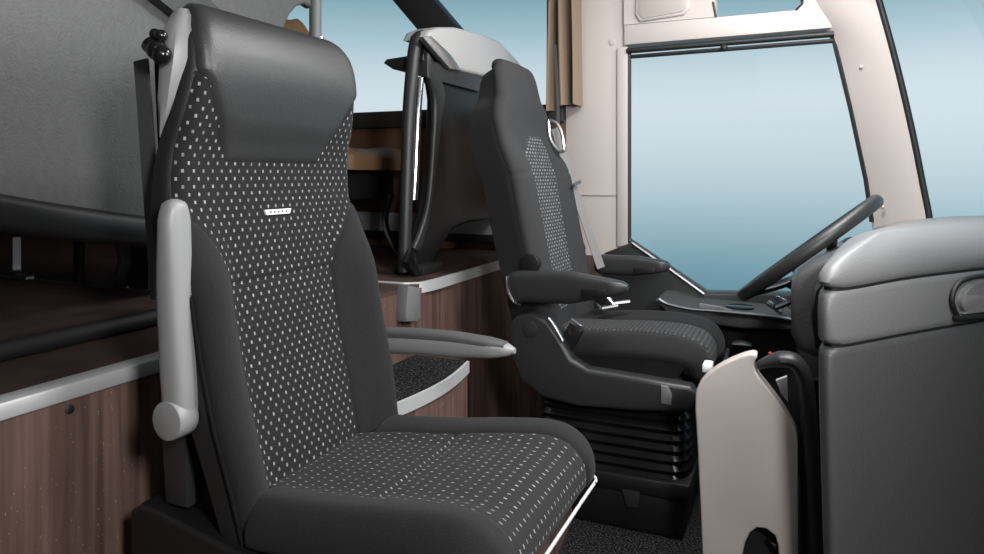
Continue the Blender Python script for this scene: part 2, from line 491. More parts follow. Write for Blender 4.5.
# lower door panel below the driver's window
lp = XZ([(600, 252), (632, 242), (706, 292), (880, 292)], W0)
bm = new(); prism(bm, [(-.70, lp[0][1]), lp[1], lp[2], (.42, lp[3][1]), (.42, 0), (-.70, 0)], 'y', W0 - .035, W1 - .02, .008)
dp = struct('wall_door_panel', bm, 'dark_plastic')
seal_line([(632, 243), (668, 268), (704, 294)], W0 - .04, .006, 'sill_strip', dp, 'steel')
# passenger part of the wall
bm = new(); box(bm, -4.2, -.87, W0, W1, ZD, 1.22, 0)
pl = struct('wall_left_lining', bm, 'brown')
t = new(); box(t, -4.2, -.87, W0 - .015, W1, .745, .83, .004); obj('heater_cover', t, 'cap', pl)
t = new(); box(t, -4.2, -.87, W0 - .03, W1, .715, .748, .004); obj('heater_grille', t, 'rubber', pl)
bm = new(); box(bm, -4.2, -.87, W0 - .03, W1, 1.213, 1.287, .006)
struct('trim_6', bm, 'dark_plastic')
bm = new(); box(bm, -4.2, -.62, W0, W1, 2.02, 2.15)
box(bm, -4.2, -2.45, W0, W1, 1.2, 2.1)  # unseen infill added to narrow the window and cut sky light
struct('wall_left_top_and_block', bm, 'side')
q = YW - .01
bm = new(); pp = XZ([(368, -30), (410, -30), (488, 62), (446, 62)], q); prism(bm, pp, 'y', q - .02, W1, .006)
struct('trim_7', bm, 'dark_plastic')
struct('window_3', prism(new(), [(-2.45, 1.287), (-.87, 1.287), (-.87, 2.02), (-2.45, 2.02)], 'y', YW + .006, YW + .012), 'glass')
# unseen shell: ceiling, entrance side, rear, windscreen
struct('ceiling', box(new(), -4.25, .25, -.5, W1, 2.15, 2.2), 'head')
bm = new(); box(bm, -4.25, .9, -.5, -.45, 0, 2.15)
struct('wall_right', bm, 'side')
struct('wall_rear', box(new(), -4.25, -4.2, -.5, W1, 0, 2.15), 'side')
bm = new(); prism(bm, [(.86, .80), (.90, .80), (.30, 2.15), (.25, 2.15)], 'y', -.5, W1)
struct('window_4', bm, 'glass')
struct('wall_front', box(new(), .88, .94, -.5, W1, 0, .80), 'side')
bm = new(); prism(bm, [(.80, .80), (.82, .80), (.24, 2.15), (.22, 2.15)], 'y', -.45, 1.85)
prism(bm, [(.425, 1.68), (.445, 1.68), (.24, 2.15), (.22, 2.15)], 'y', 1.85, W0)
struct('windscreen_light_block', bm, 'side')                # unseen blind, added to keep blue sky light out through the windscreen
# screw in the riser
p = at(69, 409, x=XR); t = new(); cyl(t, (XR - .002, p.y, p.z), (XR + .004, p.y, p.z), .007, seg=16, bv=.001); obj('screw', t, 'steel', bpy.data.objects['wall_riser'])


# ================================================================ GUIDE SEAT
GY = 1.006
gs = thing('guide_seat', 'front crew seat in black dotted cloth with leather headrest, grey armrest folded up', 'seat', (-.72, GY, 0))
back_prof = [(-.765, .41), (-.778, .50), (-.798, .60), (-.825, .72), (-.847, .84), (-.864, .95), (-.867, 1.01), (-.862, 1.05), (-.848, 1.10), (-.838, 1.165),
             (-.846, 1.222), (-.866, 1.256), (-.894, 1.270), (-.918, 1.260)]
B = Pad(back_prof, None, .030, GY, None, 1, None)
sz = lambda z: B.s_of(z=z)
S_TOP = sz(1.255)
wt = [(sz(.42), .212), (sz(.50), .222), (sz(.62), .236), (sz(.78), .238), (sz(.90), .234), (sz(1.0), .234), (sz(1.08), .226), (sz(1.17), .214), (sz(1.22), .212), (S_TOP, .203), (B.len, .185)]
B.w = lambda q: lin(wt, q)
s_fade0, s_fade1 = sz(.80), sz(.97)
def bolb(u, q):
    a = abs(u)
    k = 1 - sst(s_fade0, s_fade1, q)
    return k * (.040 * sst(.50, .86, a) - .012 * sst(.86, 1, a)) - .006 * (1 - a * a) * sst(sz(.5), sz(.7), q) * k
B.bol = bolb
B.depth = lambda q: lin([(0, .010), (sz(.55), .018), (sz(.75), .030), (sz(.9), .030), (sz(1.0), .012), (sz(1.1), .002), (sz(1.22), .002), (S_TOP, .002), (B.len, .002)], q)
obj('backrest', B.core(-.003), 'leatherette', gs)
vin = lambda q: lin([(0, .118), (sz(.50), .124), (sz(.82), .130), (sz(.86), .146), (sz(.91), .182), (sz(.95), .226), (sz(1.3), .25)], q)
full = lambda q: B.vmax(q) - .022
o = obj('centre_panel', B.patch(lambda q: -min(full(q), vin(q) + .04), lambda q: min(full(q), vin(q) + .02), sz(.44), sz(1.16), 44, 260, lift=.003, crease=.006, seams=(sz(.822),)), 'dots', gs, 180, uv=1)
vsk = lambda q: lin([(0, .018), (sz(.82), .014), (sz(.95), 0)], q)
bmx = lambda q: B.vmax(q) + lin([(0, -.022), (sz(.8), -.018), (sz(.95), .0)], q)
for sg in (-1, 1):
    lo, hi = (lambda q: -bmx(q)), (lambda q: -vin(q) - vsk(q))
    if sg > 0: lo, hi = (lambda q: vin(q) - .5 * vsk(q)), bmx
    t = new(); tube(t, [B.P(sg * bmx(q), q, .003) for q in (sz(.43) + (sz(.94) - sz(.43)) * k / 50 for k in range(51))], .0032, 8); pip = t
    sb = obj('side_bolster', B.patch(lo, hi, sz(.42), sz(.946), 26, 90, lift=.009, crease=.012, cw=.006), 'cloth', gs, 180, uv=1); obj('piping', pip, 'dark_cloth', sb)
hin = lambda q: lin([(sz(1.02), .112), (sz(1.03), .116), (sz(1.09), .152), (sz(1.145), .192), (sz(1.165), .208), (sz(1.2), .208), (sz(1.235), .206), (S_TOP, .198), (B.len, .185)], q)
def pillow(v, q):
    return .006 * sst(sz(1.02), sz(1.10), q) * (1 - sst(sz(1.19), S_TOP, q)) * (1 - (v / .24) ** 2)
obj('headrest', B.patch(lambda q: -hin(q) - lin([(0, .022), (sz(1.03), .022), (sz(1.14), 0)], q), hin, sz(1.018), B.len, 44, 70, lift=.008, crease=.011, cw=.006, extra=pillow), 'leather', gs, 180, uv=1)
# woven label
lp0 = B.P(.0 - .012, sz(.945), .009); 
p0 = at(267, 213, x=-.852); p1 = at(293, 212, x=-.852)
t = new(); xs = -.8535
ys = [p0.y, p1.y]; zc = sz(p0.z)
def on(y, z, h): return B.P(y - GY, sz(z), h)
zz = p0.z
ring = lambda h: [on(ys[0], zz + .0045, h), on(ys[0] + .004, zz - .0045, h), on(ys[1] - .004, zz - .0045, h), on(ys[1] + .001, zz + .0045, h)]
loft(t, [ring(.002), ring(.0065)]); lab = obj('label', t, 'white', gs)
t = new()
for k in range(5):
    yy = ys[0] + (ys[1] - ys[0]) * (.20 + .15 * k)
    a = on(yy, zz, .0065); box(t, a.x - .0005, a.x + .0012, a.y - .0016, a.y + .0016, a.z - .0018, a.z + .0018)
obj('label_lettering', t, 'ink', lab)
# light grey back shell, seen along the near flank of the headrest
rings = []
for z, xf, xb in ((.70, -.893, -.900), (.95, -.902, -.909), (1.045, -.899, -.908), (1.06, -.893, -.914), (1.12, -.866, -.920), (1.18, -.850, -.922), (1.225, -.852, -.920), (1.25, -.862, -.916), (1.262, -.876, -.908)):
    w = lin([(.7, .15), (1.02, .16), (1.05, .222), (1.1, .230), (1.2, .228), (1.23, .222), (1.262, .20)], z)
    e = []
    for j in range(28):
        qq = 2 * PI * j / 28; ca, sa = math.cos(qq), math.sin(qq)
        e.append(Vector(((xf + xb) / 2 + (xf - xb) / 2 * math.copysign(abs(ca) ** .6, ca), GY + w * math.copysign(abs(sa) ** .5, sa), z)))
    rings.append(e)
obj('back_shell', loft(new(), rings), 'grey_plastic', gs)
# belt retractor and strap beside the shell
t = new()
for (a, b, r) in ((155, 34, .0085), (161, 36, .010), (157, 50, .016), (162, 55, .015)):
    bmesh.ops.create_uvsphere(t, u_segments=16, v_segments=10, radius=r, matrix=Matrix.Translation(at(a, b, y=.768)))
c0, c1 = at(150, 44, y=.768), at(158, 52, y=.768)
tube(t, [c0, c1], .014, 14)
rt = obj('belt_guide', t, 'gloss_black', gs)
t = new(); ribbon(t, smooth([at(141, 60, y=.80), at(145, 110, y=.80), at(149, 170, y=.80), at(153, 225, y=.81), at(158, 300, y=.82)], 6), .030, .004, (1, 0, 0)); obj('seat_belt', t, 'dark_belt', gs)
t = new(); ribbon(t, [at(160, 62, y=.815), at(163, 130, y=.815), at(168, 220, y=.825)], .012, .012, (1, 0, 0)); obj('belt_channel', t, 'black_plastic', gs)

# cushion
cp = [(-.80, .492), (-.77, .500), (-.70, .503), (-.60, .512), (-.50, .526), (-.42, .534), (-.375, .528), (-.348, .508), (-.338, .482), (-.340, .455)]
C = Pad(cp, None, .030, GY, None, -1, None)
sx = lambda x: C.s_of(x=x)
C.w = lambda q: lin([(0, .205), (sx(-.75), .212), (sx(-.40), .220), (sx(-.36), .220), (C.len, .212)], q)
C.bol = lambda u, q: .016 * sst(.45, .85, abs(u)) * (1 - sst(sx(-.40), C.len, q)) - .014 * sst(.88, 1, abs(u))
C.depth = lambda q: lin([(0, .05), (sx(-.42), .05), (C.len - .02, .01), (C.len, .003)], q)
obj('seat', C.core(-.003), 'dark_cloth', gs)
cin = lambda q: lin([(0, .11), (sx(-.70), .135), (sx(-.45), .145), (C.len, .158)], q)
obj('seat_panel', C.patch(lambda q: -cin(q) - .01, lambda q: cin(q) + .01, sx(-.795), C.len - .004, 44, 170, lift=.004, crease=.006, seams=(sx(-.575),)), 'seat_dots', gs, 180, uv=1)
cmx = lambda q: C.vmax(q) + lin([(0, .022), (sx(-.42), .022), (C.len - .02, .004), (C.len, .0)], q)
for sg in (-1, 1):
    lo, hi = (lambda q: -cmx(q)), (lambda q: -cin(q))
    if sg > 0: lo, hi = cin, cmx
    obj('seat_bolster', C.patch(lo, hi, sx(-.748), C.len - .003, 24, 80, lift=.009, crease=.012, cw=.006), 'cloth', gs, 180, uv=1)
t = new(); tube(t, [C.P(-.215 + .43 * k / 60, C.len - .012, .0125) for k in range(61)], .0030, 8); obj('front_trim', t, 'satin', gs)
# pan and pedestal
t = new(); prism(t, [(-.88, .30), (-.52, .30), (-.42, .40), (-.375, .45), (-.80, .46), (-.88, .44)], 'y', GY - .185, GY + .185, .012); obj('seat_pan', t, 'black_plastic', gs)
t = new(); box(t, -.90, -.60, GY - .17, GY + .15, 0, .31, .015); obj('pedestal', t, 'black_plastic', gs)
# near side cover with the backrest hinge
q = XZ([(143, 620), (143, 505), (152, 498), (172, 506), (250, 546), (272, 556), (272, 620)], .80)
t = new(); prism(t, q, 'y', .775, .825, .008, 3); sc_ = obj('side_cover', t, 'black_plastic', gs)
q = XZ([(247, 528), (255, 525), (270, 538), (273, 549), (262, 556), (245, 545)], .80); t = new(); prism(t, q, 'y', .80, .835, .006); obj('recline_lever', t, 'dark_plastic', sc_)
t = new(); prism(t, XZ([(180, 430), (215, 430), (232, 540), (185, 540)], .83), 'y', .825, .85, .004); obj('backrest_gap_shade', t, 'black_plastic', gs)  # black prism added so the gap behind the backrest reads as shade
q = XZ([(163, 425), (188, 425), (189, 507), (168, 502)], .80); t = new(); prism(t, q, 'y', .795, .815, .003); obj('hinge_plate', t, 'dark_plastic', gs)
t = new()
q = [at(218, 478, y=.83), at(222, 500, y=.82), at(236, 530, y=.815)]; ribbon(t, smooth(q, 5), .012, .003, (1, 0, 0)); obj('trim_tag', t, 'dark_belt', gs)
# raised armrest on the near side
P0 = at(178, 417, y=.758); ctr = smooth([P0, at(178, 395, y=.758), at(172.5, 300, y=.758), at(172, 230, y=.758), at(172, 199, y=.758)], 8); st = []
for k, c in enumerate(ctr):
    f = k / (len(ctr) - 1)
    wv = lin([(0, .0245), (.3, .0245), (.55, .0230), (.75, .0185), (.9, .0165), (.95, .0135), (.98, .009), (1, .003)], f)
    st.append((c + Vector((0, .004, 0)), Vector((wv, 0, 0)), Vector((0, lin([(0, .022), (.8, .024), (.95, .016), (1, .005)], f), 0))))
arm = obj('armrest', superloft(new(), st, 24, 2.6), 'grey_plastic', gs)
st = [(c + Vector((-.020, .014, -.010)), a * .95, b * .8) for c, a, b in st[2:]]
obj('armrest_pad', superloft(new(), st, 20, 3), 'mid_plastic', arm)
t = new(); cyl(t, P0 + Vector((0, .014, 0)), P0 + Vector((0, -.022, 0)), .0290, seg=40, bv=.004); obj('armrest_pivot', t, 'grey_plastic', arm)
# lowered armrest on the aisle side
A0, A1 = at(380, 341, y=1.285), at(515, 351, y=1.285)
st = []
for k in range(25):
    f = k / 24; c = A0.lerp(A1, f); dz = .012 * math.sin(PI * f ** .8)
    hz = lin([(0, .026), (.6, .026), (.85, .019), (.95, .012), (1, .005)], f)
    st.append((c + Vector((0, 0, dz * .4)), Vector((0, lin([(0, .022), (.85, .024), (.96, .016), (1, .006)], f), 0)), Vector((0, 0, hz))))
arm = obj('armrest', superloft(new(), st, 24, 2.6), 'grey_plastic', gs)
t = new(); cyl(t, A0 + Vector((-.01, -.045, -.005)), A0 + Vector((-.01, .022, -.005)), .028, seg=32, bv=.004); obj('armrest_pivot', t, 'mid_plastic', arm)
st = [(c + Vector((-.006, 0, .013 - .004 * k / 22)), a * .97, b * .60) for k, (c, a, b) in enumerate(st[1:-1])]
obj('armrest_pad', superloft(new(), st, 24, 2.6), 'dark_pad', arm)
# buckle stalk on the aisle side
t = new(); ribbon(t, [(-.80, 1.262, .44), (-.70, 1.262, .47), (-.645, 1.264, .492)], .022, .006, (0, .3, 1)); stalk = obj('buckle_stalk', t, 'black_plastic', gs)
t = new(); box(t, -.648, -.624, 1.254, 1.274, .484, .500, .003); obj('buckle', t, 'chrome', stalk)


# ================================================================ DRIVER'S SEAT
DY = 2.19
ds = thing('driver_seat', "driver's suspension seat in plain black with grey mesh insert and black bellows base", 'seat', (-.5, DY, 0))
dp_ = [(-.695, .50), (-.708, .60), (-.728, .70), (-.753, .82), (-.777, .94), (-.801, 1.06), (-.822, 1.16), (-.842, 1.25), (-.855, 1.32), (-.870, 1.36), (-.897, 1.372), (-.92, 1.362)]
D = Pad(dp_, None, .035, DY, None, 1, None)
dz = lambda z: D.s_of(z=z)
DT = dz(1.355)
dw = [(0, .215), (dz(.62), .232), (dz(.90), .236), (dz(1.08), .234), (dz(1.18), .228), (dz(1.225), .205), (dz(1.255), .170), (dz(1.29), .160), (dz(1.33), .155), (DT, .148), (D.len, .125)]
D.w = lambda q: lin(dw, q)
D.bol = lambda u, q: (.042 * sst(.42, .80, abs(u)) - .020 * sst(.80, 1, abs(u))) * (1 - sst(dz(.98), dz(1.14), q)) + .012 * (1 - u * u) * sst(dz(1.15), dz(1.25), q) * (1 - sst(dz(1.31), D.len, q))
D.depth = lambda q: lin([(0, .08), (dz(.9), .092), (dz(1.15), .09), (dz(1.26), .06), (dz(1.32), .045), (DT, .02), (D.len, .003)], q)
obj('backrest', D.core(-.003), 'leatherette', ds)
dm = lambda q: D.vmax(q)
obj('backrest_cover', D.patch(lambda q: -dm(q), dm, 0.002, D.len, 48, 110, lift=.005, crease=.008, cw=.006, seams=(dz(1.0),)), 'cloth2', ds, 180, uv=1)
di = lambda q: .010 + lin([(0, .10), (dz(.72), .112), (dz(.95), .118)], q) * math.sqrt(max(0, 1 - max(0, (q - dz(1.0)) / (dz(1.135) - dz(1.0))) ** 2))
obj('centre_panel', D.patch(lambda q: -di(q), di, dz(.56), dz(1.13), 30, 80, lift=.009, crease=.007, cw=.005), 'mesh', ds, 180, uv=1)
# piping down the near front edge: paler worn bolster face
dcp = [(-.76, .512), (-.66, .515), (-.55, .520), (-.42, .527), (-.32, .524), (-.265, .508), (-.240, .475), (-.238, .435), (-.25, .415)]
E = Pad(dcp, None, .035, DY, None, -1, None)
ex = lambda x: E.s_of(x=x)
E.w = lambda q: lin([(0, .22), (ex(-.40), .228), (ex(-.27), .215), (E.len, .195)], q)
E.bol = lambda u, q: .014 * sst(.45, .8, abs(u)) - .02 * sst(.8, 1, abs(u)) - .012 * math.exp(-((abs(u) - .42) / .05) ** 2)
E.depth = lambda q: lin([(0, .06), (ex(-.34), .06), (E.len - .03, .012), (E.len, .003)], q)
obj('seat', E.core(-.003), 'dark_cloth', ds)
em = lambda q: E.vmax(q) + .0
obj('seat_cover', E.patch(lambda q: -em(q), em, .002, E.len, 48, 80, lift=.005, crease=.008), 'cloth', ds, 180, uv=1)
obj('seat_panel', E.patch(lambda q: -.088, lambda q: .088, ex(-.72), E.len - .05, 24, 60, lift=.007, crease=.005), 'mesh_fine', ds, 180, uv=1)
# side cover of the frame
yn = DY - .245
q = XZ([(512, 322), (520, 313), (536, 311), (551, 320), (562, 336), (574, 357), (590, 367), (640, 375), (692, 384), (698, 392), (692, 409), (640, 409), (580, 404), (545, 396), (522, 378), (512, 352)], yn)
for sg, nm in ((-1, 'side_cover'), (1, 'side_cover')):
    t = new(); a = DY + sg * .245
    prism(t, q, 'y', a - .028, a + .028, .014, 4); k = obj(nm, t, 'dark_plastic', ds)
    if sg < 0:
        p = at(530, 329, y=a - .028); t = new(); cyl(t, (p.x, a - .02, p.z), (p.x, a - .031, p.z), .024, seg=28, bv=.002); obj('hinge_cap', t, 'dark_plastic', k)
        q2 = XZ([(661, 385), (668, 386), (672, 394), (671, 405), (661, 403)], a - .028); t = new(); prism(t, q2, 'y', a - .034, a - .02, .004); obj('height_lever', t, 'mid_plastic', k)
        t = new(); tube(t, [at(x_, y_, y=a - .03) for x_, y_ in ((549, 318), (556, 328), (563, 341))], .005, 8); obj('edge_highlight', t, 'alu', k)  # bright metal strip drawn as the highlight along the cover edge
zb = at(600, 405, y=yn).z
t = new(); box(t, -.72, -.29, DY - .23, DY + .23, zb - .01, .44, .02); obj('seat_pan', t, 'black_plastic', ds)
# front rail under the cushion
t = new(); tube(t, smooth([(-.232, DY - .23, .42), (-.212, DY - .19, .43), (-.206, DY, .435), (-.212, DY + .19, .435)], 6), .006, 10); fr = obj('front_rail', t, 'alu', ds)
p = at(708, 367, x=-.206); t = new(); box(t, p.x - .012, p.x + .010, p.y - .02, p.y + .03, p.z - .010, p.z + .010, .004); obj('slide_handle', t, 'white', fr)
# bellows
rings = []; NF = 7; z1 = zb + .005; z0 = .155
for k in range(NF * 2 + 1):
    z = z1 + (z0 - z1) * k / (NF * 2); ins = .010 if k % 2 else 0.0
    hx, hy = .225 - ins + .0 * k, .232 - ins; c = (-.50, DY)
    ring = []
    for j in range(40):
        qq = 2 * PI * j / 40; ca, sa = math.cos(qq), math.sin(qq)
        ring.append(Vector((c[0] + hx * math.copysign(abs(ca) ** .25, ca), c[1] + hy * math.copysign(abs(sa) ** .25, sa), z)))
    rings.append(ring)
obj('bellows', loft(new(), rings), 'gloss_black', ds, 20)
t = new(); box(t, -.74, -.27, DY - .245, DY + .245, .11, .16, .01); obj('lower_frame', t, 'black_plastic', ds)
t = new(); box(t, -.72, -.29, DY - .23, DY + .23, 0, .115, .01); bs = obj('base', t, 'black_plastic', ds)
q = XZ([(622, 485), (642, 488), (639, 506), (628, 506)], DY - .23); t = new(); prism(t, q, 'y', DY - .245, DY - .225, .004); obj('mount_bracket', t, 'dark_plastic', bs)
# armrests
def drv_arm(a0, a1, y, hw, ta, tb):
    P, Q = at(*a0, y=y), at(*a1, y=y); st = []
    for k in range(25):
        f = k / 24; c = P.lerp(Q, f); hz = lin([(0, ta * .7), (.06, ta), (.55, ta), (.9, tb), (.97, tb * .75), (1, tb * .35)], f)
        st.append((c + Vector((0, 0, .5 * (hz - ta))) * (-.2), Vector((0, hw * lin([(0, .8), (.08, 1), (.9, 1), (1, .5)], f), 0)), Vector((0, 0, hz))))
    return superloft(new(), st, 28, 4), P, Q
bm, P, Q = drv_arm((508, 286), (628, 289), 1.93, .028, .046, .022)
a = obj('armrest', bm, 'dark_plastic', ds)
q = XZ([(582, 289), (607, 289), (607, 297), (582, 298)], 1.902); t = new(); prism(t, q, 'y', 1.897, 1.91, .002); obj('adjuster', t, 'black_plastic', a)
t = new(); tube(t, smooth([at(507, 276, y=1.905), at(508, 290, y=1.905), at(514, 302, y=1.905), at(521, 305, y=1.905)], 5), .004, 8); obj('edge_trim', t, 'chrome', a)
bm, P, Q = drv_arm((596, 264), (670, 267), 2.47, .028, .035, .022)
a = obj('armrest', bm, 'dark_plastic', ds)
q = XZ([(634, 268), (655, 268), (655, 273), (634, 274)], 2.442); t = new(); prism(t, q, 'y', 2.437, 2.45, .002); obj('adjuster', t, 'black_plastic', a)
for y in (1.95, 2.45):
    t = new(); cyl(t, (-.735, y, .735), (-.735, y + (.05 if y < DY else -.05), .735), .03, seg=24, bv=.004); obj('armrest_pivot', t, 'black_plastic', ds)
# belt: guide on the far shoulder, webbing down to the buckle
g0 = at(552, 118, x=-.765); g1 = at(558, 145, x=-.745)
def onD(px, py, h=.012):
    x = -.76
    for _ in range(6):
        p = at(px, py, x=x); f, n = D.frame(dz(max(.56, min(p.z, 1.3)))); x = f.x + D.bol(min(1, abs(p.y - DY) / .23), dz(p.z)) + h
    return at(px, py, x=x)
fr_ = [at(*p, y=2.345) for p in ((549, 120), (557, 124), (562, 134), (564, 150), (558, 150), (551, 140), (549, 128))]
t = new(); tube(t, smooth(fr_ + fr_[:1], 5), .006, 8); bg = obj('belt_guide', t, 'alu', ds)
pts = [at(a, b, y=yy) for a, b, yy in ((555, 128, 2.36), (562, 150, 2.385), (570, 176, 2.395), (580, 206, 2.40), (590, 236, 2.40), (601, 268, 2.40))]
t = new(); ribbon(t, smooth(pts, 5), .040, .003, (.55, 1, 0)); obj('seat_belt', t, 'belt', ds)
p = at(575, 184, y=2.37); t = new(); tube(t, [p + Vector((0, -.02, -.006)), p, p + Vector((.01, .03, .008))], .006, 8); obj('belt_tongue', t, 'steel', ds)
top = at(555, 45, y=2.56); t = new(); ribbon(t, [onD(558, 124, .02), at(558, 100, y=2.5), top], .011, .003, (1, 0, 0)); obj('upper_belt', t, 'dark_belt', ds)
# buckles near the cushion
t = new(); p = at(572, 336, y=1.965)
box(t, p.x - .022, p.x + .022, p.y - .012, p.y + .012, p.z - .05, p.z + .035, .005, rot=(p, math.radians(28), 'Y')); bk = obj('buckle', t, 'black_plastic', ds)
t = new(); p = at(576, 324, y=1.955); box(t, p.x - .02, p.x + .02, p.y - .004, p.y + .01, p.z - .006, p.z + .006, .002, rot=(p, math.radians(28), 'Y')); obj('buckle_button', t, 'alu', bk)
t = new(); tube(t, [at(607, 296, y=2.30), at(613, 304, y=2.30), at(630, 302, y=2.32)], .009, 8); tube(t, [at(602, 309, y=2.28), at(618, 306, y=2.30)], .009, 8); obj('belt_buckle', t, 'steel', ds)
t = new(); box(t, -.62, -.585, 2.30, 2.33, .56, .63, .005, rot=(Vector((-.6, 2.3, .6)), math.radians(30), 'Y')); obj('buckle', t, 'black_plastic', ds)


# ================================================================ STEERING WHEEL
wc = at(808, 249, y=2.19); tilt = math.radians(39.2)
sw = thing('steering_wheel', 'black steering wheel tilted towards the driver in front of the side window', 'steering wheel', wc)
dx, nv_ = Vector((math.cos(tilt), 0, math.sin(tilt))), Vector((-math.sin(tilt), 0, math.cos(tilt))); yv = Vector((0, 1, 0))
nv_ = (nv_ + yv * .062).normalized(); yv = nv_.cross(dx)
R = .222
t = new(); rings = []
for k in range(72):
    q = 2 * PI * k / 72; rad = dx * math.cos(q) + yv * math.sin(q)
    rings.append([wc + rad * (R + .0165 * math.cos(a)) + nv_ * .0185 * math.sin(a) for a in (2 * PI * j / 14 for j in range(14))])
loft(t, rings + [rings[0]], cap=False); bmesh.ops.remove_doubles(t, verts=t.verts[:], dist=1e-5); obj('rim', t, 'dark_plastic', sw)
t = new(); cyl(t, wc - nv_ * .075, wc - nv_ * .02, .055, .075, 32, .008); obj('hub', t, 'black_plastic', sw)
for q in (.35, PI - .35, -PI / 2 - .5, -PI / 2 + .5):
    rad = yv * math.cos(q) + dx * math.sin(q)
    t = new(); tube(t, smooth([wc - nv_ * .05 + rad * .05, wc - nv_ * .038 + rad * .13, wc - nv_ * .008 + rad * .215], 5), .016, 10, .009, nv_); obj('spoke', t, 'black_plastic', sw)
t = new(); cyl(t, wc - nv_ * .035, wc - nv_ * .13, .115, .085, 32, .015); obj('column_shroud', t, 'black_plastic', sw)
t = new(); cyl(t, wc - nv_ * .07, wc - nv_ * .22, .05, .055, 24, .006); obj('column', t, 'black_plastic', sw)
for (a, b) in ((835, 262), (760, 300)):
    pass
t = new(); tube(t, [wc - nv_ * .12 + dx * .02, at(775, 308, y=2.1)], .008, 8); obj('stalk', t, 'black_plastic', sw)


# ================================================================ DASHBOARD
Lc = Vector((.045, 1.44)); dirR = Vector((.64, .77)).normalized(); nR = Vector((.77, -.64)).normalized()
tl = 0.0; apex = Vector((.078, 1.4445))       # the face towards the entrance starts here
spA, spB = Vector((.185, 1.66)), Vector((.62, 2.38))
plan = smooth([(.145, 2.10, 0), (.100, 1.85, 0), (.058, 1.60, 0), (.036, 1.475, 0), (.038, 1.440, 0), (.062, 1.434, 0), (.125, 1.506, 0), (.24, 1.645, 0), (.40, 1.842, 0), (.60, 2.083, 0), (.80, 2.33, 0), (.82, 2.45, 0), (.70, 2.60, 0), (.40, 2.64, 0), (.22, 2.45, 0)], 8, True)
plan = [v.xy for v in plan]


def spine(p):
    d = spB - spA; k = min(1, max(0, (p - spA).dot(d) / d.dot(d))); return spA + d * k


def dash_sheet(levels, name, m, parent):
    """levels: (share of the way in to the spine, z, droop at the tip): rings of the dash skin from below upwards"""
    bm = new(); rings = []
    for f, z, dr in levels:
        ring = []
        for p in plan:
            q = p + (spine(p) - p) * f; rr = (p - Lc).length
            ring.append(Vector((q.x, q.y, z - dr * math.exp(-(rr / .16) ** 2))))
        rings.append(ring)
    loft(bm, rings, cap=True)
    return obj(name, bm, m, parent, 50)

da = thing('dashboard', 'large grey soft-skinned dashboard with two seams beside the entrance', 'dashboard', (.25, 1.95, 0))
dash_sheet([(.05, .60, .006), (.05, .68, .006), (.05, .78, .010), (.06, .83, .010)], 'seam_core', 'rubber', da)
dash_sheet([(.10, 0, 0), (.05, .30, 0), (.0, .58, 0), (-.005, .668, .004), (.01, .679, .004), (.05, .684, .004)], 'lower_panel', 'dash_dark', da)
dash_sheet([(.05, .690, .004), (.008, .695, .004), (-.012, .704, .004), (-.018, .75, .006), (-.008, .782, .010), (.012, .791, .010), (.05, .795, .010)], 'middle_panel', 'dash', da)
dash_sheet([(.05, .801, .010), (.008, .805, .010), (-.015, .814, .012), (0, .828, .014), (.07, .846, .016), (.2, .862, .016), (.42, .876, .012), (.7, .884, 0), (.95, .887, 0)], 'top_pad', 'dash', da)
# raised panel with a groove round it at the right
def onface(s, z, h=0):
    p = apex + dirR * (tl + s) + nR * h; return Vector((p.x, p.y, z))
def face_of(px, py):
    r = (px - PX0) / FPX; d = Vector((cs * r - sn, sn * r + cs)); o0 = apex + dirR * tl
    det = d.x * -dirR.y + d.y * dirR.x; k = (o0.x * -dirR.y + o0.y * dirR.x) / det
    pt = d * k; return (pt - o0).dot(dirR), CAM.z + (PY0 - py) / FPX * k
def groove(pts, h, r, name, m):
    t = new(); tube(t, smooth([onface(*face_of(*p), h) for p in pts], 6), r, 10); return obj(name, t, m, da)
outl = [(p.x, p.y) for p in smooth([(1060, 271, 0), (1000, 278, 0), (976, 282, 0), (964, 289, 0), (959, 301, 0), (963, 311, 0), (971, 313, 0), (1060, 301, 0)], 5)]
t = new(); pts = [face_of(*p) for p in outl]
ra = [onface(s, z, -.01) for s, z in pts]; cc = sum((Vector(p) for p in ra), Vector()) / len(ra)
loft(t, [ra, [onface(s, z, .006) for s, z in pts], [onface(s, z, .009) + (cc - onface(s, z, 0)) * .04 for s, z in pts]]); obj('vent_panel', t, 'dash', da)
groove([(1060, 266), (1000, 273), (970, 277), (956, 284), (950, 299), (955, 314), (964, 318), (1060, 305)], .004, .005, 'vent_groove', 'rubber')
# cheek of the instrument binnacle, facing the seats
q = XZ([(838, 254), (816, 263), (799, 275), (791, 290), (791, 335), (800, 352), (814, 358), (850, 360), (850, 252)], 1.86)
t = new(); prism(t, q, 'y', 1.86, 2.16, .03, 4); obj('binnacle', t, 'dash_dark', da)
q = XZ([(815, 292), (824, 280), (824, 345), (815, 352), (811, 318)], 1.70); t = new(); prism(t, q, 'y', 1.70, 1.82, .008); obj('binnacle_edge', t, 'black_plastic', da)


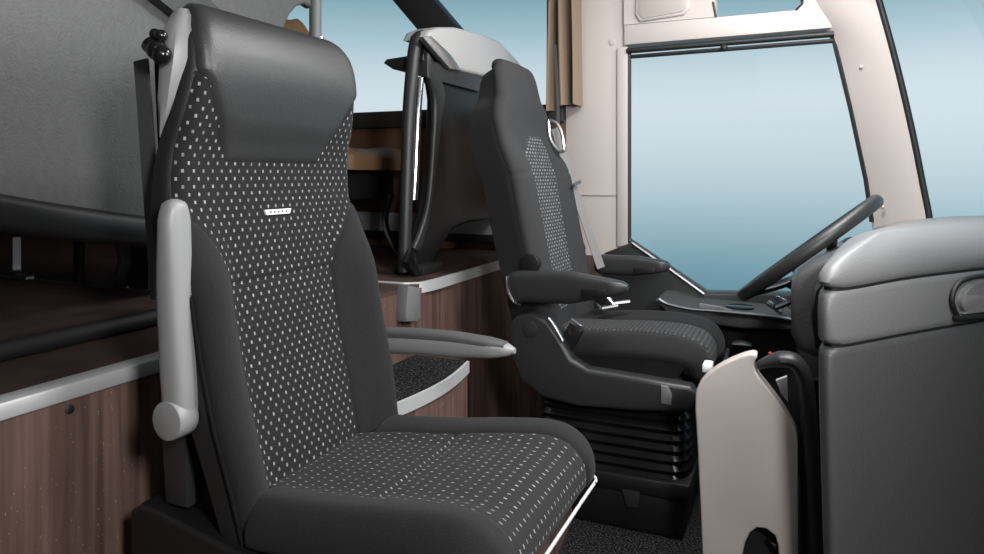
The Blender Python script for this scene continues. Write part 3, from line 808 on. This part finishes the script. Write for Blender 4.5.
# ================================================================ ENTRANCE PANEL (cream, with black grab handle)
ep = thing('entry_panel', 'cream stairwell panel with black grab handle between the seats and the dashboard', 'panel', (-.1, 1.68, 0))
YP = 1.67
q = [(703, 556), (700, 500), (697, 440), (695, 405), (697, 388), (706, 376), (722, 365), (740, 357), (752, 354), (757, 357), (754, 364), (757, 374), (768, 388), (780, 404), (790, 420), (797, 436), (798, 460), (798, 556)]
o2 = [(779, 556), (778, 546), (775, 536), (766, 529), (757, 528), (750, 533), (745, 543), (742, 556)]
full_ = XZ(sm2(q[1:-1], 4, False), YP)
bot = [(full_[-1][0], .0), (at(779, 556, y=YP).x, 0)] + XZ([(779, 600)] + o2 + [(742, 600)], YP) + [(at(742, 556, y=YP).x, 0), (full_[0][0] + .01, 0)]
t = new(); prism(t, full_ + bot, 'y', YP, YP + .045, .010, 4); obj('panel_body', t, 'cream', ep)
t = new(); q = XZ([(740, 620), (740, 535), (757, 522), (783, 530), (783, 620)], YP + .05); prism(t, q, 'y', YP + .048, YP + .06); obj('recess_back', t, 'rubber', ep)
t = new(); p = at(772, 546, y=YP + .02); tube(t, [p + Vector((-.01, .02, 0)), p + Vector((.01, -.005, 0))], .006, 8); obj('latch', t, 'gloss_black', ep)
hp = smooth([at(a, b, y=YP + .02) for a, b in ((757, 366), (768, 362), (782, 359), (795, 362), (804, 376), (808, 405), (811, 460), (815, 520), (818, 600))], 6)
hp.append(Vector((hp[-1].x, hp[-1].y, 0)))
t = new(); tube(t, hp, .017, 16, .030, rad=[min(1, .45 + i * .05) for i in range(len(hp))]); obj('grab_handle', t, 'dark_plastic', ep)
t = new(); q = XZ([(801, 395), (812, 380), (820, 380), (832, 600), (800, 600)], YP + .06); prism(t, q, 'y', YP + .055, YP + .09); obj('footwell_shade', t, 'black_plastic', ep)  # black sheet put in for the shade of the footwell gap
t = new(); q = XZ([(776, 380), (787, 376), (788, 402), (781, 393)], YP + .06); prism(t, q, 'y', YP + .055, YP + .07, .002); obj('pale_tab', t, 'cap', ep)
p = at(773, 358, y=YP + .03); t = new(); tube(t, smooth([p + Vector((-.008, 0, .012)), p + Vector((-.002, 0, .004)), p + Vector((0, 0, -.012))], 4), .0035, 8); obj('red_catch', t, 'red', ep)


# ================================================================ SIDE CONSOLE under the driver's window
sc = thing('side_console', "black console ledge beneath the driver's window with pale rim and round cup recess", 'console', (-.2, 2.58, 0))
t = new(); q = XZ([(655, 300), (664, 300), (690, 308), (740, 313), (800, 320), (800, 331), (740, 329), (692, 322), (668, 314)], 2.46)
prism(t, q, 'y', 2.46, 2.70, .008, 3); obj('ledge', t, 'side', sc)
t = new(); box(t, -.45, .14, 2.54, 2.70, 0, .47, .01); obj('body', t, 'rubber', sc)
t = new(); tube(t, smooth([at(a, b, y=2.456) for a, b in ((659, 299), (668, 304), (690, 309), (715, 311), (760, 315), (795, 320))], 5), .005, 8); obj('rim', t, 'steel', sc)
p = at(740, 307, y=2.56); t = new(); cyl(t, (p.x, 2.56, p.z - .02), (p.x, 2.56, p.z + .004), .045, .048, 28, .003); obj('cup_recess', t, 'gloss_black', sc)
q = XZ([(735, 311), (720, 306), (700, 303), (700, 310)], 2.50); t = new(); prism(t, q, 'y', 2.48, 2.50, .001); obj('switch_plate', t, 'mid_plastic', sc)
for a, b, c_, d_ in ((768, 303, 782, 312), (776, 298, 792, 306)):
    t = new(); tube(t, [at(a, b, y=2.42), at(c_, d_, y=2.40)], .011, 8); obj('control_lever', t, 'chrome', sc)
t = new(); p = at(742, 344, y=2.45); superloft(t, [(p + Vector((-.03 + .06 * f, 0, 0)), Vector((0, .02, 0)), Vector((0, 0, .012 * math.sin(PI * (.1 + .8 * f))))) for f in (0, .2, .5, .8, 1)], 14, 2); obj('control_knob', t, 'dark_plastic', sc)


# ================================================================ DRIVER PARTITION
PX = -1.15
pa = thing('driver_partition', "black partition with pale cap and chrome handrail behind the driver's seat", 'partition', (PX, 2.3, ZD))
q = YZ([(423, 36), (447, 60), (495, 70), (506, 78), (506, 212), (486, 219), (462, 223), (448, 229), (437, 247), (428, 264), (421, 279), (414, 268), (409, 250), (415, 232), (420, 215), (426, 175), (430, 130), (431, 100), (429, 85), (423, 74), (418, 60)], PX)
t = new(); prism(t, q, 'x', PX - .02, PX + .02, .012, 3); obj('panel', t, 'black_plastic', pa)
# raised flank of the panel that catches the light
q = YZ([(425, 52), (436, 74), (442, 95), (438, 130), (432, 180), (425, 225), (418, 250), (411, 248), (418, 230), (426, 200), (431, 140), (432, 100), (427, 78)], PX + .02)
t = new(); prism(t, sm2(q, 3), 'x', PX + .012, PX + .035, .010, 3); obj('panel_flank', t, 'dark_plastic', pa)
cap_o = [(414, 40), (418, 32), (428, 28), (445, 28), (470, 34), (490, 42), (506, 58), (516, 70), (514, 90), (495, 82), (447, 71), (425, 44)]
q = YZ(cap_o, PX); t = new(); prism(t, q, 'x', PX - .05, PX + .045, .014, 4); obj('cap', t, 'cap', pa)
q = YZ([(421, 37), (430, 36), (450, 55), (461, 71), (449, 69), (436, 55)], PX + .046); t = new(); prism(t, q, 'x', PX + .03, PX + .052, .004, 2); obj('cap_inset', t, 'alu', pa)
t = new(); rail = smooth([at(a, b, x=PX) for a, b in ((432, 37), (420, 37), (415, 46), (412, 70), (409, 110), (407, 170), (405, 235), (404, 272))], 6)
tube(t, rail, .021, 16); obj('handrail', t, 'dark_plastic', pa)
t = new(); tube(t, [at(a, b, x=PX) + Vector((.010, .004, 0)) for a, b in ((417, 78), (414.5, 110), (412, 170), (410.5, 200))], .0125, 14); obj('handrail_sleeve', t, 'chrome', pa)
q = YZ([(410, 249), (419, 276), (414, 277), (405, 262)], PX + .04); t = new(); prism(t, q, 'x', PX + .03, PX + .05, .003); obj('foot_bracket', t, 'gloss_black', pa)
t = new(); b0 = at(412, 276, x=PX); box(t, PX - .05, PX + .06, b0.y - .03, b0.y + .10, ZD, ZD + .03, .004); obj('foot_plate', t, 'rubber', pa)
# folding tray on the passenger side
t = new()
q0 = XZ([(383, 63), (386, 59), (411, 55), (428, 60), (428, 78), (408, 73), (392, 69)], 2.02)
prism(t, q0, 'y', 2.02, 2.45, .006, 3); obj('tray', t, 'dark_plastic', pa)
# drop post below the deck corner
bm = new(); q = YZ([(409, 285), (421, 288), (421, 318), (418, 322), (407, 322), (406, 312)], XR + .03)
prism(bm, q, 'x', XR - .01, XR + .03, .006, 2)
box(bm, XR - .2, XR - .02, 1.60, 1.765, .485, .60, .006)
o = obj('deck_post', bm, 'mid_plastic'); o['label'] = 'grey post cover on the deck corner below the handrail'; o['category'] = 'post'

# ================================================================ PASSENGER PARTITION
QX = -1.30
pp_ = thing('front_partition', 'large dark padded partition panel in front of the passenger seats, left of the crew seat', 'partition', (QX, 1.1, ZD))
def qz(pts): return YZ(pts, QX)
n_ = qz([(283, 62), (283, 36), (286, 25), (291, 14), (298, 6), (306, 4), (312, 8)])
lo = qz([(150, 243), (70, 236), (0, 229)])
poly = [(.30, .93)] + lo[::-1] + [(1.50, .84), (1.655, .86), (1.655, n_[0][1])] + n_ + [(1.665, 1.62), (.30, 1.62)]
t = new(); prism(t, poly, 'x', QX - .03, QX, .010, 3); obj('panel', t, 'partition', pp_)
lr = [at(a, b, x=QX + .012) for a, b in ((-120, 192), (0, 213), (70, 223), (150, 232), (230, 236))]
t = new(); st = []
for p in smooth(lr, 4): st.append((p, Vector((.026, 0, 0)), Vector((0, 0, .034))))
superloft(t, st, 18, 3); obj('lower_rail', t, 'black_plastic', pp_)
t = new(); e0, e1 = at(310, -60, x=QX), at(316, 60, x=QX); tube(t, [(QX, 1.672, 1.66), (QX, 1.672, ZD + .002)], .018, 14); obj('edge_pole', t, 'mid_plastic', pp_)
t = new(); tube(t, [(QX + .006, 1.680, 1.405), (QX + .006, 1.680, 1.36)], .016, 12); obj('pole_clip', t, 'chrome', pp_)
t = new(); c0, c1 = at(150, -25, x=QX + .02), at(236, 46, x=QX + .02)
ribbon(t, [c0, c1], .085, .03, (0, .8, .6)); obj('brace', t, 'dark_plastic', pp_)

# ================================================================ PASSENGER SEATS (tan)
def pseat(name, label, x, y, z, top, cl=.425, group='tan passenger seats'):
    s_ = thing(name, label, 'seat', (x, y, z), group)
    prof = [(x - .04, z + .45), (x - .06, z + .60), (x - .10, z + .85), (x - .13, top - .06), (x - .155, top), (x - .185, top - .01)]
    Pd = Pad(prof, lambda q: .215 - .08 * sst(.45, Pd.len, q), .04, y, lambda u, q: .02 * sst(.4, .9, abs(u)), 1, lambda q: lin([(0, .06), (Pd.len - .05, .05), (Pd.len, .003)], q))
    obj('backrest', Pd.core(0, 24, 40), 'tan', s_)
    cpf = [(x - .06, z + .43), (x + .10, z + .435), (x + cl - .14, z + .445), (x + cl - .05, z + .44), (x + cl, z + .41), (x + cl, z + .36)]
    Cd = Pad(cpf, lambda q: .225, .035, y, lambda u, q: .012 * sst(.4, .9, abs(u)), -1, lambda q: lin([(0, .07), (.35, .07), (Cd.len, .003)], q))
    obj('seat', Cd.core(0, 24, 30), 'tan', s_)
    t = new(); box(t, x - .05, x + cl - .06, y - .2, y + .2, z + .24, z + .36, .02); obj('frame', t, 'rubber', s_)
    for yy in (y - .15, y + .15):
        t = new(); tube(t, smooth([(x + .30, yy, z + .26), (x + .27, yy, z + .14), (x + .33, yy, z + .02), (x + .36, yy, z + .008)], 5), .012, 8, .02); obj('leg', t, 'black_plastic', s_)
        t = new(); tube(t, [(x, yy, z + .26), (x - .0, yy, z + .006)], .014, 8); obj('leg', t, 'black_plastic', s_)
    return s_
pseat('passenger_seat', 'tan leather passenger seat below the far side window', -1.85, 2.34, ZD - .02, 1.665, .35)
ps = pseat('passenger_seat', 'tan seat glimpsed through the hand opening of the dark partition panel', -1.86, 1.49, ZD, 1.66)
# mounting rail with visible bracket feet of the first row
rl = thing('seat_rail', 'steel seat rail with bracket legs on the floor under the dark partition', 'rail', (-1.7, 1.23, ZD + .035))
t = new(); box(t, -3.2, -1.36, 1.222, 1.236, ZD + .001, ZD + .040, .002); obj('rail', t, 'steel', rl)
p = at(16, 246, y=1.23); t = new(); ribbon(t, smooth([(p.x, 1.23, .83), (p.x, 1.23, .78), (p.x + .002, 1.23, .735), (p.x + .02, 1.23, .724), (p.x + .06, 1.23, .722)], 4), .022, .008, (0, 1, 0)); obj('bracket_leg', t, 'alu', rl)
t = new(); pts = [at(a, b, y=1.23) for a, b in ((123, 225), (126, 245), (128, 262), (122, 276), (114, 284))]; ribbon(t, smooth(pts, 5), .05, .014, (0, 1, 0)); obj('bracket_leg', t, 'mid_plastic', rl)
t = new(); q = XZ([(128, 235), (150, 235), (150, 290), (124, 288), (132, 268)], 1.24); prism(t, q, 'y', 1.235, 1.25, .002); obj('side_plate', t, 'dark_plastic', rl)
t = new(); p = at(125, 287, y=1.225); box(t, p.x - .02, p.x + .02, 1.215, 1.23, p.z - .004, p.z + .004, .001); obj('floor_clip', t, 'chrome', rl)

# ================================================================ CURTAIN
t = new(); yc = 2.665; x0, x1 = at(543, 60, y=yc).x, at(581, 60, y=yc).x; zbm = at(560, 108, y=yc).z
NX, NZ = 60, 24; rows = []
for side_ in (0, 1):
    g_ = []
    for k in range(NZ + 1):
        f = k / NZ; z = 2.1 + (zbm - 2.1) * f; row = []
        for j in range(NX + 1):
            u = j / NX; amp = .022 + .014 * f
            ph = 2 * PI * (3.4 * u + .15 * math.sin(3 * u + 2 * f))
            wd = .80 + .24 * f
            xx = (x0 + x1) / 2 + (x1 - x0) * (u - .5) * wd + .006 * math.sin(9 * u + 2 * f) * f
            row.append(Vector((xx, yc + amp * math.sin(ph) + .003 * side_, z - .014 * f * math.sin(5 * u + 1) * (f > .9))))
        g_.append(row)
    rows.append(g_)
for g_ in rows:
    V = [[t.verts.new(p) for p in r] for r in g_]
    for a, b in zip(V, V[1:]):
        for j in range(NX): t.faces.new((a[j], a[j + 1], b[j + 1], b[j]))
o = obj('curtain', t, 'curtain', None, 180)
o['label'] = "gathered taupe curtain hanging beside the cream pillar behind the driver's seat"; o['category'] = 'curtain'

# ================================================================ LIGHT
w = bpy.data.worlds.new('studio_sky'); S.world = w; w.use_nodes = True; nt = w.node_tree
bg = nt.nodes['Background']; tc = nt.nodes.new('ShaderNodeTexCoord'); sp = nt.nodes.new('ShaderNodeSeparateXYZ')
nt.links.new(tc.outputs['Generated'], sp.inputs[0])
mr = nt.nodes.new('ShaderNodeMapRange'); mr.inputs['From Min'].default_value = -.5; mr.inputs['From Max'].default_value = .5
nt.links.new(sp.outputs['Z'], mr.inputs['Value'])
cr = nt.nodes.new('ShaderNodeValToRGB'); cr.color_ramp.interpolation = 'B_SPLINE'
def lc(r, g, b): return tuple(((c / 255 + .055) / 1.055) ** 2.4 if c > 10 else c / 3294 for c in (r, g, b)) + (1,)
els = [(-.5, (70, 110, 130)), (-.17, (98, 143, 160)), (-.10, (130, 169, 183)), (-.02, (186, 209, 218)), (.06, (210, 226, 233)), (.12, (216, 230, 237)), (.19, (168, 200, 212)), (.27, (105, 152, 170)), (.5, (80, 125, 145))]
while len(cr.color_ramp.elements) < len(els): cr.color_ramp.elements.new(.5)
for e, (z, c) in zip(cr.color_ramp.elements, els): e.position = z + .5; e.color = lc(*c)
nt.links.new(mr.outputs['Result'], cr.inputs['Fac']); nt.links.new(cr.outputs['Color'], bg.inputs['Color']); bg.inputs['Strength'].default_value = 1.0


def area(name, loc, target, sx, sy, power, col=(1, 1, 1)):
    l = bpy.data.lights.new(name, 'AREA'); l.shape = 'RECTANGLE'; l.size = sx; l.size_y = sy; l.energy = power; l.color = col
    o = bpy.data.objects.new(name, l); COL.objects.link(o); o.location = loc
    o.rotation_euler = (Vector(target) - Vector(loc)).to_track_quat('-Z', 'Y').to_euler()
    return o
area('entrance_softbox', (.52, .08, 1.40), (-.9, 1.2, .92), .32, .32, 37)
area('front_softbox', (.40, 1.15, 1.40), (-.9, 1.1, 1.0), .42, .42, 11)
area('dash_top_fill', (.19, 1.72, 2.04), (.26, 1.80, .8), .3, .6, 38)  # area light added under the ceiling to brighten the dash top
area('driver_seat_fill', (.18, 2.30, 1.80), (-.8, 1.9, 1.0), .45, .45, 6)  # unseen light added for the driver's backrest and the headrest highlight
area('overhead_fill', (-.30, 1.9, 2.12), (-.30, 1.9, 0), .7, .6, 5)  # added overhead fill, no fitting is modelled there
area('camera_side_fill', (.0, -.40, 1.75), (-.1, 2.6, 1.1), .6, .5, 2)  # weak fill added behind the camera, the side wall is closed
area('cabin_fill', (-1.9, 1.55, 2.12), (-1.9, 1.55, 0), .5, .3, .4)  # faint area fill added above the passenger seats

S.view_settings.view_transform = 'Standard'; S.view_settings.look = 'None'; S.view_settings.gamma = 1.0
S.view_settings.exposure = 0.0; S.view_settings.use_curve_mapping = False
